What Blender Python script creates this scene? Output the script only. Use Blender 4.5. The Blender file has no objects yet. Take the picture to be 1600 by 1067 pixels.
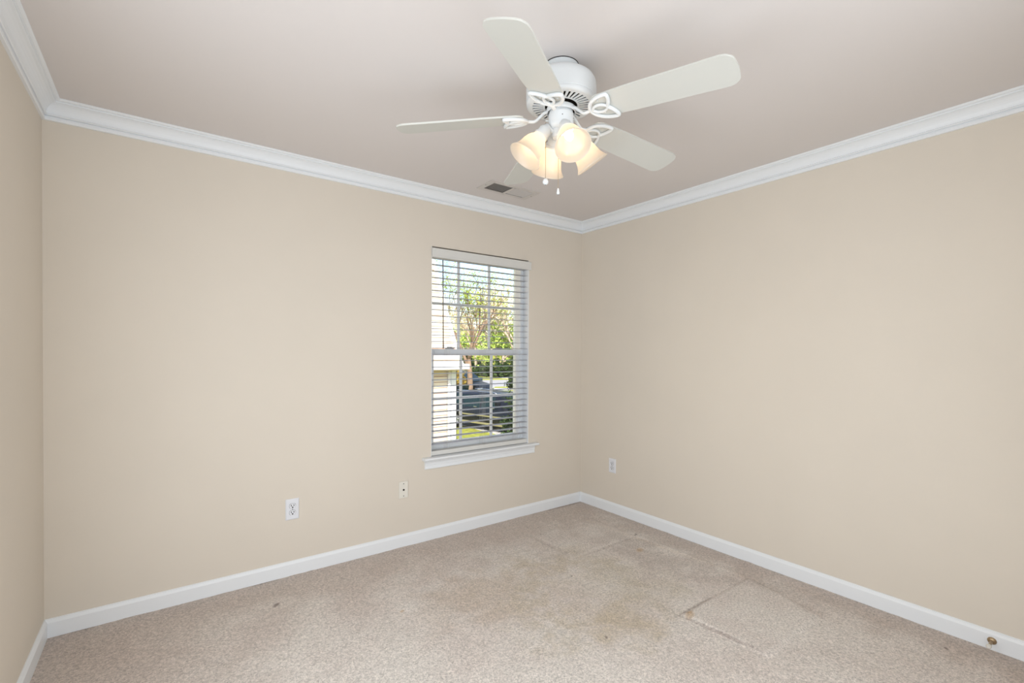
import bpy, bmesh, math, random
from mathutils import Vector, Matrix, noise
PI = math.pi
random.seed(7)
sc = bpy.context.scene
C = sc.collection

# ------------------------------------------------------------------ camera
yaw, pitch, roll = 0.637227283, -0.00928762701, 0.00443846479
Fw = Vector((math.sin(yaw) * math.cos(pitch), math.cos(yaw) * math.cos(pitch), math.sin(pitch)))
Rt = Vector((math.cos(yaw), -math.sin(yaw), 0)); Up = Rt.cross(Fw)
R2 = Rt * math.cos(roll) + Up * math.sin(roll); U2 = -Rt * math.sin(roll) + Up * math.cos(roll)
cam = bpy.data.cameras.new('camera'); camo = bpy.data.objects.new('camera', cam); C.objects.link(camo)
cam.sensor_fit = 'HORIZONTAL'; cam.sensor_width = 36.0; cam.lens = 738.198 / 1600 * 36
cam.shift_y = 23.534 / 1600; cam.clip_start = .02; cam.clip_end = 600
m = Matrix((R2, U2, -Fw)).transposed().to_4x4(); m.translation = (-2.97256757, -2.98951108, 1.30999964)
camo.matrix_world = m
sc.camera = camo

# ------------------------------------------------------------------ view, world, sun, large lights
sc.view_settings.view_transform = 'Standard'; sc.view_settings.look = 'None'
sc.view_settings.gamma = 1.0; sc.view_settings.exposure = 0.0; sc.view_settings.use_curve_mapping = False
w = bpy.data.worlds.new('world'); sc.world = w; w.use_nodes = True
nt = w.node_tree; bg = nt.nodes['Background']
sky = nt.nodes.new('ShaderNodeTexSky'); sky.sky_type = 'NISHITA'; sky.sun_disc = False
sky.sun_elevation = math.radians(42); sky.sun_rotation = math.radians(215); sky.air_density = 1.0; sky.dust_density = 1.5
nt.links.new(sky.outputs[0], bg.inputs[0]); bg.inputs[1].default_value = 0.34

def light(name, kind, energy, loc, color=(1, 1, 1), rot=None, **kw):
    l = bpy.data.lights.new(name, kind); l.energy = energy; l.color = color
    for k, v in kw.items(): setattr(l, k, v)
    o = bpy.data.objects.new(name, l); C.objects.link(o); o.location = loc
    if rot is not None: o.rotation_euler = rot
    return o
sd = Vector((.45, .62, -.64)).normalized()
so = light('sun', 'SUN', 6.0, (0, -20, 20), (1, .95, .86), angle=.01); so.rotation_euler = sd.to_track_quat('-Z', 'Y').to_euler()
# unseen fill lights added to brighten the room, behind and left of the camera
a = light('rear_fill_light', 'AREA', 29, (-2.1, -3.17, 1.2), (.85, .925, 1.0), shape='RECTANGLE', size=2.0, size_y=1.9)
a.rotation_euler = Vector((0, 1, .0)).to_track_quat('-Z', 'Z').to_euler()
a = light('left_fill_light', 'AREA', 25, (-3.38, -1.95, 1.1), (.85, .925, 1.0), shape='RECTANGLE', size=1.5, size_y=1.7)  # added fill at the left wall, no opening is built there
a.rotation_euler = Vector((1, 0, .0)).to_track_quat('-Z', 'Z').to_euler()

# ------------------------------------------------------------------ helpers
def srgb(r, g, b):
    f = lambda c: (c / 255 / 12.92) if c / 255 <= .04045 else ((c / 255 + .055) / 1.055) ** 2.4
    return (f(r), f(g), f(b), 1)

def mat(name, col, rough=.6, spec=.3, metal=0., nscale=0, namp=.0, bump=0, bscale=300, coat=0, **kw):
    M = bpy.data.materials.new(name); M.use_nodes = True; t = M.node_tree; b = t.nodes['Principled BSDF']
    b.inputs['Base Color'].default_value = col; b.inputs['Roughness'].default_value = rough
    b.inputs['Specular IOR Level'].default_value = spec; b.inputs['Metallic'].default_value = metal
    b.inputs['Coat Weight'].default_value = coat
    tc = t.nodes.new('ShaderNodeNewGeometry')
    if namp:
        n = t.nodes.new('ShaderNodeTexNoise'); n.inputs['Scale'].default_value = nscale; n.inputs['Detail'].default_value = 4
        t.links.new(tc.outputs['Position'], n.inputs['Vector'])
        r = t.nodes.new('ShaderNodeMapRange'); r.inputs[1].default_value = .3; r.inputs[2].default_value = .7
        r.inputs[3].default_value = 1 - namp; r.inputs[4].default_value = 1 + namp; t.links.new(n.outputs[0], r.inputs[0])
        mx = t.nodes.new('ShaderNodeVectorMath'); mx.operation = 'SCALE'; mx.inputs[0].default_value = col[:3]
        t.links.new(r.outputs[0], mx.inputs['Scale']); t.links.new(mx.outputs[0], b.inputs['Base Color'])
    if bump:
        n = t.nodes.new('ShaderNodeTexNoise'); n.inputs['Scale'].default_value = bscale; n.inputs['Detail'].default_value = 3
        t.links.new(tc.outputs['Position'], n.inputs['Vector'])
        bp = t.nodes.new('ShaderNodeBump'); bp.inputs['Strength'].default_value = bump; bp.inputs['Distance'].default_value = .002
        t.links.new(n.outputs[0], bp.inputs['Height']); t.links.new(bp.outputs[0], b.inputs['Normal'])
    for k, v in kw.items(): b.inputs[k].default_value = v
    return M

def emis(name, col, s):
    M = bpy.data.materials.new(name); M.use_nodes = True; b = M.node_tree.nodes['Principled BSDF']
    b.inputs['Base Color'].default_value = (.8, .8, .8, 1)
    b.inputs['Emission Color'].default_value = col; b.inputs['Emission Strength'].default_value = s
    return M

def obj(name, bm, ms, parent=None, loc=(0, 0, 0), rot=(0, 0, 0), smooth=False):
    me = bpy.data.meshes.new(name)
    bmesh.ops.recalc_face_normals(bm, faces=bm.faces)
    bm.to_mesh(me); bm.free()
    for mm in (ms if isinstance(ms, (list, tuple)) else [ms]): me.materials.append(mm)
    if smooth:
        for p in me.polygons: p.use_smooth = True
        if smooth != 'all':
            me.update()
            try: me.set_sharp_from_angle(angle=math.radians(38))
            except Exception: pass
    o = bpy.data.objects.new(name, me); C.objects.link(o); o.location = loc; o.rotation_euler = rot
    if parent: o.parent = parent
    return o
def tag(o, label=None, cat=None, group=None, kind=None):
    if label: o['label'] = label
    if cat: o['category'] = cat
    if group: o['group'] = group
    if kind: o['kind'] = kind
    return o
def empty(name, loc, label, cat, rotz=0, group=None):
    o = bpy.data.objects.new(name, None); C.objects.link(o); o.location = loc; o.rotation_euler = (0, 0, rotz)
    o.empty_display_size = .05
    return tag(o, label, cat, group)
def copy_tree(o, parent=None):
    c = o.copy(); C.objects.link(c)
    if parent: c.parent = parent
    for ch in list(o.children): copy_tree(ch, c)
    return c

def box(bm, x0, x1, y0, y1, z0, z1, mi=0, bev=0, M=None):
    vs = [bm.verts.new((x, y, z)) for x in (x0, x1) for y in (y0, y1) for z in (z0, z1)]
    fs = [bm.faces.new([vs[i] for i in f]) for f in ((0, 1, 3, 2), (4, 6, 7, 5), (0, 4, 5, 1), (2, 3, 7, 6), (0, 2, 6, 4), (1, 5, 7, 3))]
    for f in fs: f.material_index = mi
    if bev:
        es = list({e for f in fs for e in f.edges})
        r = bmesh.ops.bevel(bm, geom=es, offset=bev, segments=2, profile=.5, affect='EDGES', clamp_overlap=True)
        for f in r['faces']: f.material_index = mi
    if M is not None:
        vv = vs if not bev else [v for v in bm.verts if v.is_valid]
        for v in vv: v.co = M @ v.co
    return bm
def BM(): return bmesh.new()
def lathe(bm, prof, seg=32, M=None, mi=0, closed=False):
    rings = []
    for r, z in prof:
        if r < 1e-6: rings.append([bm.verts.new((0, 0, z))])
        else: rings.append([bm.verts.new((r * math.cos(2 * PI * i / seg), r * math.sin(2 * PI * i / seg), z)) for i in range(seg)])
    if M is not None:
        for R_ in rings:
            for v in R_: v.co = M @ v.co
    for A, B in zip(rings, rings[1:]):
        for i in range(seg):
            j = (i + 1) % seg
            if len(A) == 1 and len(B) == 1: continue
            if len(A) == 1: f = bm.faces.new((A[0], B[i], B[j]))
            elif len(B) == 1: f = bm.faces.new((A[i], B[0], A[j]))
            else: f = bm.faces.new((A[i], B[i], B[j], A[j]))
            f.material_index = mi; f.smooth = True
    return bm
def tube(bm, pts, rad, seg=8, closed=False, mi=0, flat=1.0):
    pts = [Vector(p) for p in pts]; n = len(pts)
    rs = rad if isinstance(rad, (list, tuple)) else [rad] * n
    rings = []; prev = None
    for i, p in enumerate(pts):
        if closed: d = pts[(i + 1) % n] - pts[i - 1]
        else: d = pts[min(i + 1, n - 1)] - pts[max(i - 1, 0)]
        d.normalize()
        ref = prev if prev is not None else (Vector((0, 0, 1)) if abs(d.z) < .9 else Vector((1, 0, 0)))
        u = (ref - d * ref.dot(d)).normalized(); v = d.cross(u); prev = u
        rings.append([bm.verts.new(p + (u * math.cos(2 * PI * k / seg) * flat + v * math.sin(2 * PI * k / seg)) * rs[i]) for k in range(seg)])
    m_ = n if closed else n - 1
    for i in range(m_):
        A, B = rings[i], rings[(i + 1) % n]
        for k in range(seg):
            f = bm.faces.new((A[k], A[(k + 1) % seg], B[(k + 1) % seg], B[k])); f.material_index = mi; f.smooth = True
    if not closed:
        bm.faces.new(rings[0][::-1]).material_index = mi; bm.faces.new(rings[-1]).material_index = mi
    return bm
def prism(bm, poly, axis, a, b, mi=0):
    """poly of 2-D points extruded between a and b along an axis"""
    def P(u, v, t): return {'x': (t, u, v), 'y': (u, t, v), 'z': (u, v, t)}[axis]
    A = [bm.verts.new(P(u, v, a)) for u, v in poly]; B = [bm.verts.new(P(u, v, b)) for u, v in poly]
    fs = [bm.faces.new(A), bm.faces.new(B[::-1])]
    for i in range(len(A)):
        j = (i + 1) % len(A); fs.append(bm.faces.new((A[i], B[i], B[j], A[j])))
    for f in fs: f.material_index = mi
    return bm
def catmull(P, n=8, closed=True):
    out = []; N = len(P)
    for i in range(N if closed else N - 1):
        g = lambda k: Vector(P[k % N]) if closed else Vector(P[max(0, min(N - 1, k))])
        p0, p1, p2, p3 = g(i - 1), g(i), g(i + 1), g(i + 2)
        for k in range(n):
            t = k / n
            out.append(.5 * ((2 * p1) + (p2 - p0) * t + (2 * p0 - 5 * p1 + 4 * p2 - p3) * t * t + (3 * p1 - p0 - 3 * p2 + p3) * t ** 3))
    if not closed: out.append(Vector(P[-1]))
    return out

# ------------------------------------------------------------------ materials
WALL = srgb(225, 216, 203)
m_wall = mat('beige_wall_paint', WALL, .75, .2, bump=.12, bscale=420, nscale=2.5, namp=.012)
m_ceil = mat('ceiling_paint', srgb(224, 218, 215), .85, .15, bump=.12, bscale=350)
m_trim = mat('white_trim_paint', srgb(240, 243, 246), .35, .4)
m_vinyl = mat('white_vinyl', srgb(247, 250, 253), .35, .4)
m_blind = mat('greyed_blind_slat', srgb(182, 183, 190), .45, .35)  # white slats greyed, painting in their backlit look
m_valance = mat('white_valance', srgb(222, 221, 217), .5, .3)
m_cord = mat('white_cord', srgb(215, 212, 205), .8, .1)
m_wand = mat('clear_grey_wand', srgb(120, 112, 105), .3, .5)
m_fan = mat('white_fan_enamel', srgb(226, 230, 232), .35, .4)
m_blade = mat('white_fan_blade', srgb(208, 208, 202), .45, .35)
m_dark = mat('dark_void', srgb(38, 34, 30), .9, .1)
m_grey = mat('grey_metal', srgb(140, 140, 138), .4, .5, .6)
m_brass = mat('aged_brass', srgb(168, 146, 116), .35, .5, .7)
m_rubber = mat('white_rubber', srgb(225, 222, 214), .6, .3)
m_plate = mat('white_plastic_plate', srgb(232, 234, 240), .3, .5)
m_ivory = mat('ivory_plastic_plate', srgb(234, 230, 220), .4, .4)
m_slot = mat('dark_slot', srgb(45, 38, 34), .8, .1)
m_chain = mat('chain_metal', srgb(190, 170, 145), .4, .5, .6)
m_vent = mat('painted_vent_metal', srgb(214, 208, 203), .6, .3)
m_vdark = mat('vent_duct_inside', srgb(84, 74, 64), .9, .1)

# glass pane: thin clear
m_glass = bpy.data.materials.new('window_glass'); m_glass.use_nodes = True
t = m_glass.node_tree; t.nodes.remove(t.nodes['Principled BSDF'])
tr = t.nodes.new('ShaderNodeBsdfTransparent'); gl = t.nodes.new('ShaderNodeBsdfGlossy'); gl.inputs['Roughness'].default_value = .02
mx = t.nodes.new('ShaderNodeMixShader'); fr = t.nodes.new('ShaderNodeFresnel'); fr.inputs[0].default_value = 1.35
t.links.new(fr.outputs[0], mx.inputs[0]); t.links.new(tr.outputs[0], mx.inputs[1]); t.links.new(gl.outputs[0], mx.inputs[2])
t.links.new(mx.outputs[0], t.nodes['Material Output'].inputs[0])

# frosted lamp glass: translucent
m_frost = bpy.data.materials.new('frosted_lamp_glass'); m_frost.use_nodes = True
t = m_frost.node_tree; t.nodes.remove(t.nodes['Principled BSDF'])
tl = t.nodes.new('ShaderNodeBsdfTranslucent'); tl.inputs[0].default_value = srgb(255, 247, 236)
df = t.nodes.new('ShaderNodeBsdfDiffuse'); df.inputs[0].default_value = srgb(252, 247, 240)
gs = t.nodes.new('ShaderNodeBsdfGlossy'); gs.inputs['Roughness'].default_value = .25; gs.inputs[0].default_value = (1, 1, 1, 1)
m1 = t.nodes.new('ShaderNodeMixShader'); m1.inputs[0].default_value = .2; m2 = t.nodes.new('ShaderNodeMixShader'); m2.inputs[0].default_value = .06
t.links.new(tl.outputs[0], m1.inputs[1]); t.links.new(df.outputs[0], m1.inputs[2])
t.links.new(m1.outputs[0], m2.inputs[1]); t.links.new(gs.outputs[0], m2.inputs[2]); t.links.new(m2.outputs[0], t.nodes['Material Output'].inputs[0])
m_bulb = emis('lit_bulb', (1, .80, .55, 1), 5)

# ---- carpet with stains, mats' dents and pile
class NG:
    def __init__(s, mat_): s.t = mat_.node_tree; s.g = s.t.nodes.new('ShaderNodeNewGeometry'); s.x = s.t.nodes.new('ShaderNodeSeparateXYZ'); s.t.links.new(s.g.outputs['Position'], s.x.inputs[0]); s.pos = s.g.outputs['Position']
    def math(s, op, a, b=None, c=None, clamp=False):
        n = s.t.nodes.new('ShaderNodeMath'); n.operation = op; n.use_clamp = clamp
        for i, v in enumerate((a, b, c)):
            if v is None: continue
            if isinstance(v, (int, float)): n.inputs[i].default_value = v
            else: s.t.links.new(v, n.inputs[i])
        return n.outputs[0]
    def noise(s, scale, detail=3, rough=.5, vec=None):
        n = s.t.nodes.new('ShaderNodeTexNoise'); n.inputs['Scale'].default_value = scale; n.inputs['Detail'].default_value = detail; n.inputs['Roughness'].default_value = rough
        s.t.links.new(vec or s.pos, n.inputs['Vector']); return n.outputs[0]
    def smooth(s, v, a, b):
        n = s.t.nodes.new('ShaderNodeMapRange'); n.interpolation_type = 'SMOOTHSTEP'
        n.inputs[1].default_value = a; n.inputs[2].default_value = b; s.t.links.new(v, n.inputs[0]); return n.outputs[0]
    def ellipse(s, cx, cy, rx, ry, ang=0, soft=.6, warp=None):
        c, sn = math.cos(ang), math.sin(ang)
        dx = s.math('SUBTRACT', s.x.outputs[0], cx); dy = s.math('SUBTRACT', s.x.outputs[1], cy)
        if warp is not None: dx = s.math('ADD', dx, warp[0]); dy = s.math('ADD', dy, warp[1])
        u = s.math('DIVIDE', s.math('ADD', s.math('MULTIPLY', dx, c), s.math('MULTIPLY', dy, sn)), rx)
        v = s.math('DIVIDE', s.math('SUBTRACT', s.math('MULTIPLY', dy, c), s.math('MULTIPLY', dx, sn)), ry)
        d = s.math('SQRT', s.math('ADD', s.math('MULTIPLY', u, u), s.math('MULTIPLY', v, v)))
        return s.smooth(d, 1 + soft, 1 - soft)
    def mix(s, f, a, b):
        n = s.t.nodes.new('ShaderNodeMix'); n.data_type = 'RGBA'
        if isinstance(f, (int, float)): n.inputs[0].default_value = f
        else: s.t.links.new(f, n.inputs[0])
        for i, v in ((6, a), (7, b)):
            if isinstance(v, tuple): n.inputs[i].default_value = v
            else: s.t.links.new(v, n.inputs[i])
        return n.outputs[2]
m_carpet = mat('worn_beige_carpet', srgb(200, 186, 176), 1.0, .05)
g = NG(m_carpet)
w1 = g.math('MULTIPLY', g.math('SUBTRACT', g.noise(4.5, 4), .5), .7); w2 = g.math('MULTIPLY', g.math('SUBTRACT', g.noise(5.3, 4), .5), .7)
wp = (w1, w2)
base = srgb(228, 220, 212)
col = g.mix(g.smooth(g.noise(2.2, 5, .6), .35, .7), base, srgb(219, 207, 199))
# brushed pile along the walls, with room shade painted into its darker colour
pile_shade = g.math('MAXIMUM', g.smooth(g.math('ADD', g.x.outputs[1], w1), -.72, -.12), g.smooth(g.math('ADD', g.x.outputs[0], w2), -.36, -.06))
pile_shade = g.math('MAXIMUM', pile_shade, g.smooth(g.math('ADD', g.x.outputs[0], w2), -2.35, -3.1))
col = g.mix(g.math('MULTIPLY', pile_shade, .62), col, srgb(194, 177, 166))
# stains
ring = g.math('SUBTRACT', g.ellipse(-1.14, -1.08, .5, .46, .5, .35, wp), g.math('MULTIPLY', g.ellipse(-1.02, -1.15, .22, .2, .3, .6, wp), .75), clamp=True)
mott = g.smooth(g.noise(9, 4, .6), .3, .65)
col = g.mix(g.math('MULTIPLY', g.math('MULTIPLY', ring, mott), .55), col, srgb(196, 180, 154))
col = g.mix(g.math('MULTIPLY', g.ellipse(-1.62, -.82, .26, .2, .4, .6, wp), .5), col, srgb(200, 180, 162))
col = g.mix(g.math('MULTIPLY', g.ellipse(-1.12, -1.5, .17, .08, .3, .8, wp), .38), col, srgb(196, 178, 146))
col = g.mix(g.math('MULTIPLY', g.ellipse(-.85, -1.25, .24, .22, 0, .8, wp), .38), col, srgb(190, 178, 156))
col = g.mix(g.math('MULTIPLY', g.ellipse(-.45, -1.0, .34, .1, 1.35, .6, wp), .5), col, srgb(190, 177, 168))
col = g.mix(g.math('MULTIPLY', g.ellipse(-.36, -1.42, .3, .07, 1.5, .6, wp), .4), col, srgb(190, 176, 168))
col = g.mix(g.math('MULTIPLY', g.ellipse(-1.05, -.62, .3, .05, -.7, .7, wp), .35), col, srgb(194, 182, 171))
for ex, ey, r_ in ((-.865, -1.64, .02), (-.84, -1.62, .014), (-.42, -.98, .02), (-2.0, -.75, .008)):
    col = g.mix(g.math('MULTIPLY', g.ellipse(ex, ey, r_ * 1.6, r_, .4, .5), .5), col, srgb(196, 158, 108))
for ex, ey, r_ in ((-.22, -.79, .009), (-.245, -.80, .006), (-.79, -.40, .005), (-.16, -2.46, .006), (-1.33, -1.51, .006), (-1.04, -.98, .004), (-1.30, -2.0, .004), (-2.5, -.31, .012)):
    col = g.mix(g.math('MULTIPLY', g.ellipse(ex, ey, r_ * 1.7, r_, .8, .5), .65), col, srgb(92, 72, 62))
# dark and pale seams along the edges of the old mat dents
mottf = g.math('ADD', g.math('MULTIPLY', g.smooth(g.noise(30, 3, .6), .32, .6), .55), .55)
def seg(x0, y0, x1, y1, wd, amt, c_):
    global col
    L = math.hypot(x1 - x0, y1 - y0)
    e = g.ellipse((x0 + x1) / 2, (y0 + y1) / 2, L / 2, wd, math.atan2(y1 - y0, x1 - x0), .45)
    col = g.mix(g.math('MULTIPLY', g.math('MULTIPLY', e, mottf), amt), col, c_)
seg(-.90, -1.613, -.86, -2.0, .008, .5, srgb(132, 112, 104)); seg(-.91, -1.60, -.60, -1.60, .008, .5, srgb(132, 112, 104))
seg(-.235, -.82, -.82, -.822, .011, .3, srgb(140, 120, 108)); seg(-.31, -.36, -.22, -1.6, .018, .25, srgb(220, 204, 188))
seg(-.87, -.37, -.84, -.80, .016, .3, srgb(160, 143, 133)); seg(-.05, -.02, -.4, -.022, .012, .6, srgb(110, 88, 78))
# pile speckle
v1 = g.t.nodes.new('ShaderNodeTexVoronoi'); v1.inputs['Scale'].default_value = 170; g.t.links.new(g.pos, v1.inputs['Vector'])
sp = g.math('ADD', g.math('MULTIPLY', g.noise(230, 3, .65), .45), g.math('MULTIPLY', g.noise(100, 4, .65), .55))
spk = g.t.nodes.new('ShaderNodeMapRange'); spk.inputs[1].default_value = .34; spk.inputs[2].default_value = .66; spk.inputs[3].default_value = .5; spk.inputs[4].default_value = 1.34
g.t.links.new(sp, spk.inputs[0])
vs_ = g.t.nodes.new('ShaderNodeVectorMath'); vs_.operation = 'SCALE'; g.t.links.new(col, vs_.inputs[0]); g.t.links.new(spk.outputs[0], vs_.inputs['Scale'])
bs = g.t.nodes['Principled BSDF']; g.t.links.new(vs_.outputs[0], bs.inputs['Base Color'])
bs.inputs['Sheen Weight'].default_value = .15; bs.inputs['Sheen Roughness'].default_value = .6
bp = g.t.nodes.new('ShaderNodeBump'); bp.inputs['Strength'].default_value = .8; bp.inputs['Distance'].default_value = .006
g.t.links.new(g.math('ADD', sp, g.math('MULTIPLY', v1.outputs[0], .3)), bp.inputs['Height']); g.t.links.new(bp.outputs[0], bs.inputs['Normal'])

# ------------------------------------------------------------------ room shell
W = 3.4083; H = 2.44; Y0 = -3.2; T = .18
OX0, OX1, OZ0, OZ1 = -1.461, -.592, .575, 2.048      # window opening
def floor_h(x, y):
    def bump1(v, a, b, e):  # soft box 0..1
        s_ = lambda q: max(0, min(1, q)) ** 2 * (3 - 2 * max(0, min(1, q)))
        return s_((v - a) / e + .5) * s_((b - v) / e + .5)
    h = 0
    # square dents/raised squares left by things that stood on the carpet
    u = (x + .58); 
    k = .013 * bump1(x + .09 * (y + 1.6) * 0, -.89 + (y + 1.6) * -.06, -.23 + (y + 1.6) * .25, .02) * bump1(y, -2.02, -1.614, .016)
    h += k
    h += .006 * bump1(x, -.84, -.25, .03) * bump1(y, -.815, -.375, .03)
    h += .004 * bump1(x, -.245 + .02 * y * 0, -.215, .02) * bump1(y, -1.6, -.8, .05)
    h += .004 * (noise.noise(Vector((x * 5, y * 5, 0)))) + .002 * noise.noise(Vector((x * 22, y * 22, 3)))
    return h
bm = BM(); nx, ny = 310, 290; grid = []
for j in range(ny + 1):
    row = []
    for i in range(nx + 1):
        x = -W - .02 + (W + .04) * i / nx; y = Y0 - .02 + (-Y0 + .04) * j / ny
        row.append(bm.verts.new((x, y, floor_h(x, y) - .004)))
    grid.append(row)
for j in range(ny):
    for i in range(nx): bm.faces.new((grid[j][i], grid[j][i + 1], grid[j + 1][i + 1], grid[j + 1][i])).smooth = True
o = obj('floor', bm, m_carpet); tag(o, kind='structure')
bm = BM()
# ceiling with a hole for the vent duct
vx0, vx1, vy0, vy1 = -1.2, -.85, -.385, -.24
for (a0, a1, b0, b1) in ((-W - T, vx0, Y0 - T, T), (vx1, T, Y0 - T, T), (vx0, vx1, Y0 - T, vy0), (vx0, vx1, vy1, T)):
    box(bm, a0, a1, b0, b1, H, H + .12)
tag(obj('ceiling', bm, m_ceil), kind='structure')
bm = BM()
box(bm, -W - T, OX0, 0, T, -.1, H); box(bm, OX1, T, 0, T, -.1, H); box(bm, OX0, OX1, 0, T, -.1, OZ0 - .02); box(bm, OX0, OX1, 0, T, OZ1, H)
tag(obj('wall_back', bm, m_wall), kind='structure')
bm = BM(); box(bm, 0, T, Y0 - T, 0, -.1, H); tag(obj('wall_right', bm, m_wall), kind='structure')
bm = BM(); box(bm, -W - T, -W, Y0 - T, 0, -.1, H); tag(obj('wall_left', bm, m_wall), kind='structure')
bm = BM(); box(bm, -W, 0, Y0 - T, Y0, -.1, H); tag(obj('wall_front', bm, m_wall), kind='structure')

def run(bm, prof, side):
    """profile (d, z) swept along one wall with mitred corners"""
    P = []
    for d, z in prof:
        if side == 'back': P.append(((-W + d, -d, z), (-d, -d, z)))
        if side == 'right': P.append(((-d, -d, z), (-d, Y0 + d, z)))
        if side == 'left': P.append(((-W + d, Y0 + d, z), (-W + d, -d, z)))
        if side == 'front': P.append(((-d, Y0 + d, z), (-W + d, Y0 + d, z)))
    A = [bm.verts.new(p[0]) for p in P]; B = [bm.verts.new(p[1]) for p in P]
    for i in range(len(P) - 1): bm.faces.new((A[i], A[i + 1], B[i + 1], B[i]))
    bm.faces.new(A); bm.faces.new(B[::-1]); bm.faces.new((A[-1], A[0], B[0], B[-1]))
    return bm
crown = [(0, 2.352), (.010, 2.352), (.0125, 2.355), (.0125, 2.3675), (.0085, 2.3695), (.0085, 2.372), (.0165, 2.3725), (.0195, 2.3745), (.0195, 2.3775), (.0165, 2.3795), (.0145, 2.3815),
         (.0165, 2.390), (.0205, 2.400), (.0265, 2.409), (.034, 2.4165), (.043, 2.422), (.0535, 2.4245), (.0535, 2.4305), (.0605, 2.4305), (.0655, 2.4325), (.0693, 2.4365), (.0693, 2.4399), (0, 2.4399)]
basep = [(0, .0805), (.0035, .0805), (.0055, .078), (.0055, .0755), (.0075, .0735), (.0125, .063), (.0125, -.004), (0, -.004)]
for i, s in enumerate(('back', 'right', 'left', 'front')):
    tag(obj('trim_%d' % (i + 1), run(BM(), crown, s), m_trim), kind='structure')
    tag(obj('baseboard_' + s, run(BM(), basep, s), m_trim), kind='structure')

# ------------------------------------------------------------------ window
win = bpy.data.objects.new('window_1', None); C.objects.link(win); win.location = ((OX0 + OX1) / 2, 0, OZ0); tag(win, kind='structure')
WX, WZ = win.location.x, win.location.z
def wp_(name, bm, mm, smooth=False):
    for v in bm.verts: v.co -= Vector((WX, 0, WZ))
    return obj(name, bm, mm, win, smooth=smooth)
cxw = WX
bm = BM()   # vinyl frame
fx0, fx1 = OX0, OX1; ix0, ix1 = cxw - .405, cxw + .405
box(bm, fx0, ix0, .076, .17, OZ0 - .02, OZ1); box(bm, ix1, fx1, .076, .17, OZ0 - .02, OZ1)
box(bm, ix0, ix1, .076, .17, OZ1 - .032, OZ1); box(bm, ix0, ix1, .076, .17, OZ0 - .02, .600)
box(bm, ix0, ix1, .12, .165, 1.292, 1.328)      # fixed meeting rail behind the lower sash
for sx in (-1, 1):  # balance track ridge
    xx = cxw + sx * .414; box(bm, xx - .003, xx + .003, .070, .076, OZ0, OZ1 - .03)
wp_('window_frame', bm, m_vinyl)
bm = BM()   # lower sash
sy0, sy1 = .086, .116; gx = .372
box(bm, cxw - .407, cxw - gx, sy0, sy1, .603, 1.331); box(bm, cxw + gx, cxw + .407, sy0, sy1, .603, 1.331)
box(bm, cxw - gx, cxw + gx, sy0, sy1, .603, .653); box(bm, cxw - gx, cxw + gx, sy0, sy1, 1.284, 1.331)
box(bm, cxw - gx, cxw + gx, sy0 - .008, sy0, 1.300, 1.318); box(bm, cxw - .39, cxw + .39, sy0 - .006, sy0, .612, .622)
wp_('lower_sash', bm, m_vinyl)
bm = BM()
for xx in (-.138, .138): box(bm, cxw + xx - .010, cxw + xx + .010, .096, .106, .653, 1.284)
box(bm, cxw - gx, cxw + gx, .0965, .1055, .957, .977)
wp_('lower_muntin', bm, m_vinyl)
bm = BM()
for xx in (-.139, .139): box(bm, cxw + xx - .010, cxw + xx + .010, .133, .143, 1.328, OZ1 - .032)
box(bm, ix0, ix1, .1335, .1425, 1.656, 1.676)
wp_('upper_muntin', bm, m_vinyl)
bm = BM(); box(bm, cxw - gx, cxw + gx, .1075, .1095, .653, 1.284); wp_('lower_glass', bm, m_glass)
bm = BM(); box(bm, ix0, ix1, .1445, .1465, 1.328, OZ1 - .032); wp_('upper_glass', bm, m_glass)
for xx in (-1.262, -.826):
    bm = BM(); box(bm, xx - .03, xx + .03, .09, .114, 1.331, 1.338, bev=.002); box(bm, xx - .018, xx + .022, .095, .110, 1.338, 1.347, bev=.003); box(bm, xx + .005, xx + .045, .098, .106, 1.3385, 1.345)
    wp_('sash_lock', bm, m_grey)
bm = BM()
box(bm, OX0 - .001, OX0 + .004, .0008, .077, OZ0, OZ1); box(bm, OX1 - .004, OX1 + .001, .0008, .077, OZ0, OZ1)
wp_('reveal', bm, m_trim)
# stool and apron
bm = BM()
prism(bm, [(-.045, .5585), (-.048, .563), (-.048, .568), (-.045, .573), (-.04, .575), (.078, .575), (.078, .5565), (0.0, .5565), (-.035, .5545)], 'x', OX0 + .002, OX1 - .002)
prism(bm, [(-.045, .5585), (-.048, .563), (-.048, .568), (-.045, .573), (-.04, .575), (-.0005, .575), (-.0005, .5565), (-.035, .5545)], 'x', OX0 - .068, OX0 + .002)
prism(bm, [(-.045, .5585), (-.048, .563), (-.048, .568), (-.045, .573), (-.04, .575), (-.0005, .575), (-.0005, .5565), (-.035, .5545)], 'x', OX1 - .002, OX1 + .098 - .02)
wp_('window_sill', bm, m_trim)
bm = BM(); prism(bm, [(0, .5545), (-.022, .5545), (-.022, .548), (-.017, .543), (-.013, .533), (-.0125, .522), (-.010, .519), (-.010, .506), (-.0125, .503), (-.0125, .496), (-.009, .492), (0, .492)], 'x', OX0 - .05, OX1 + .058)
wp_('window_apron', bm, m_trim)

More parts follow.
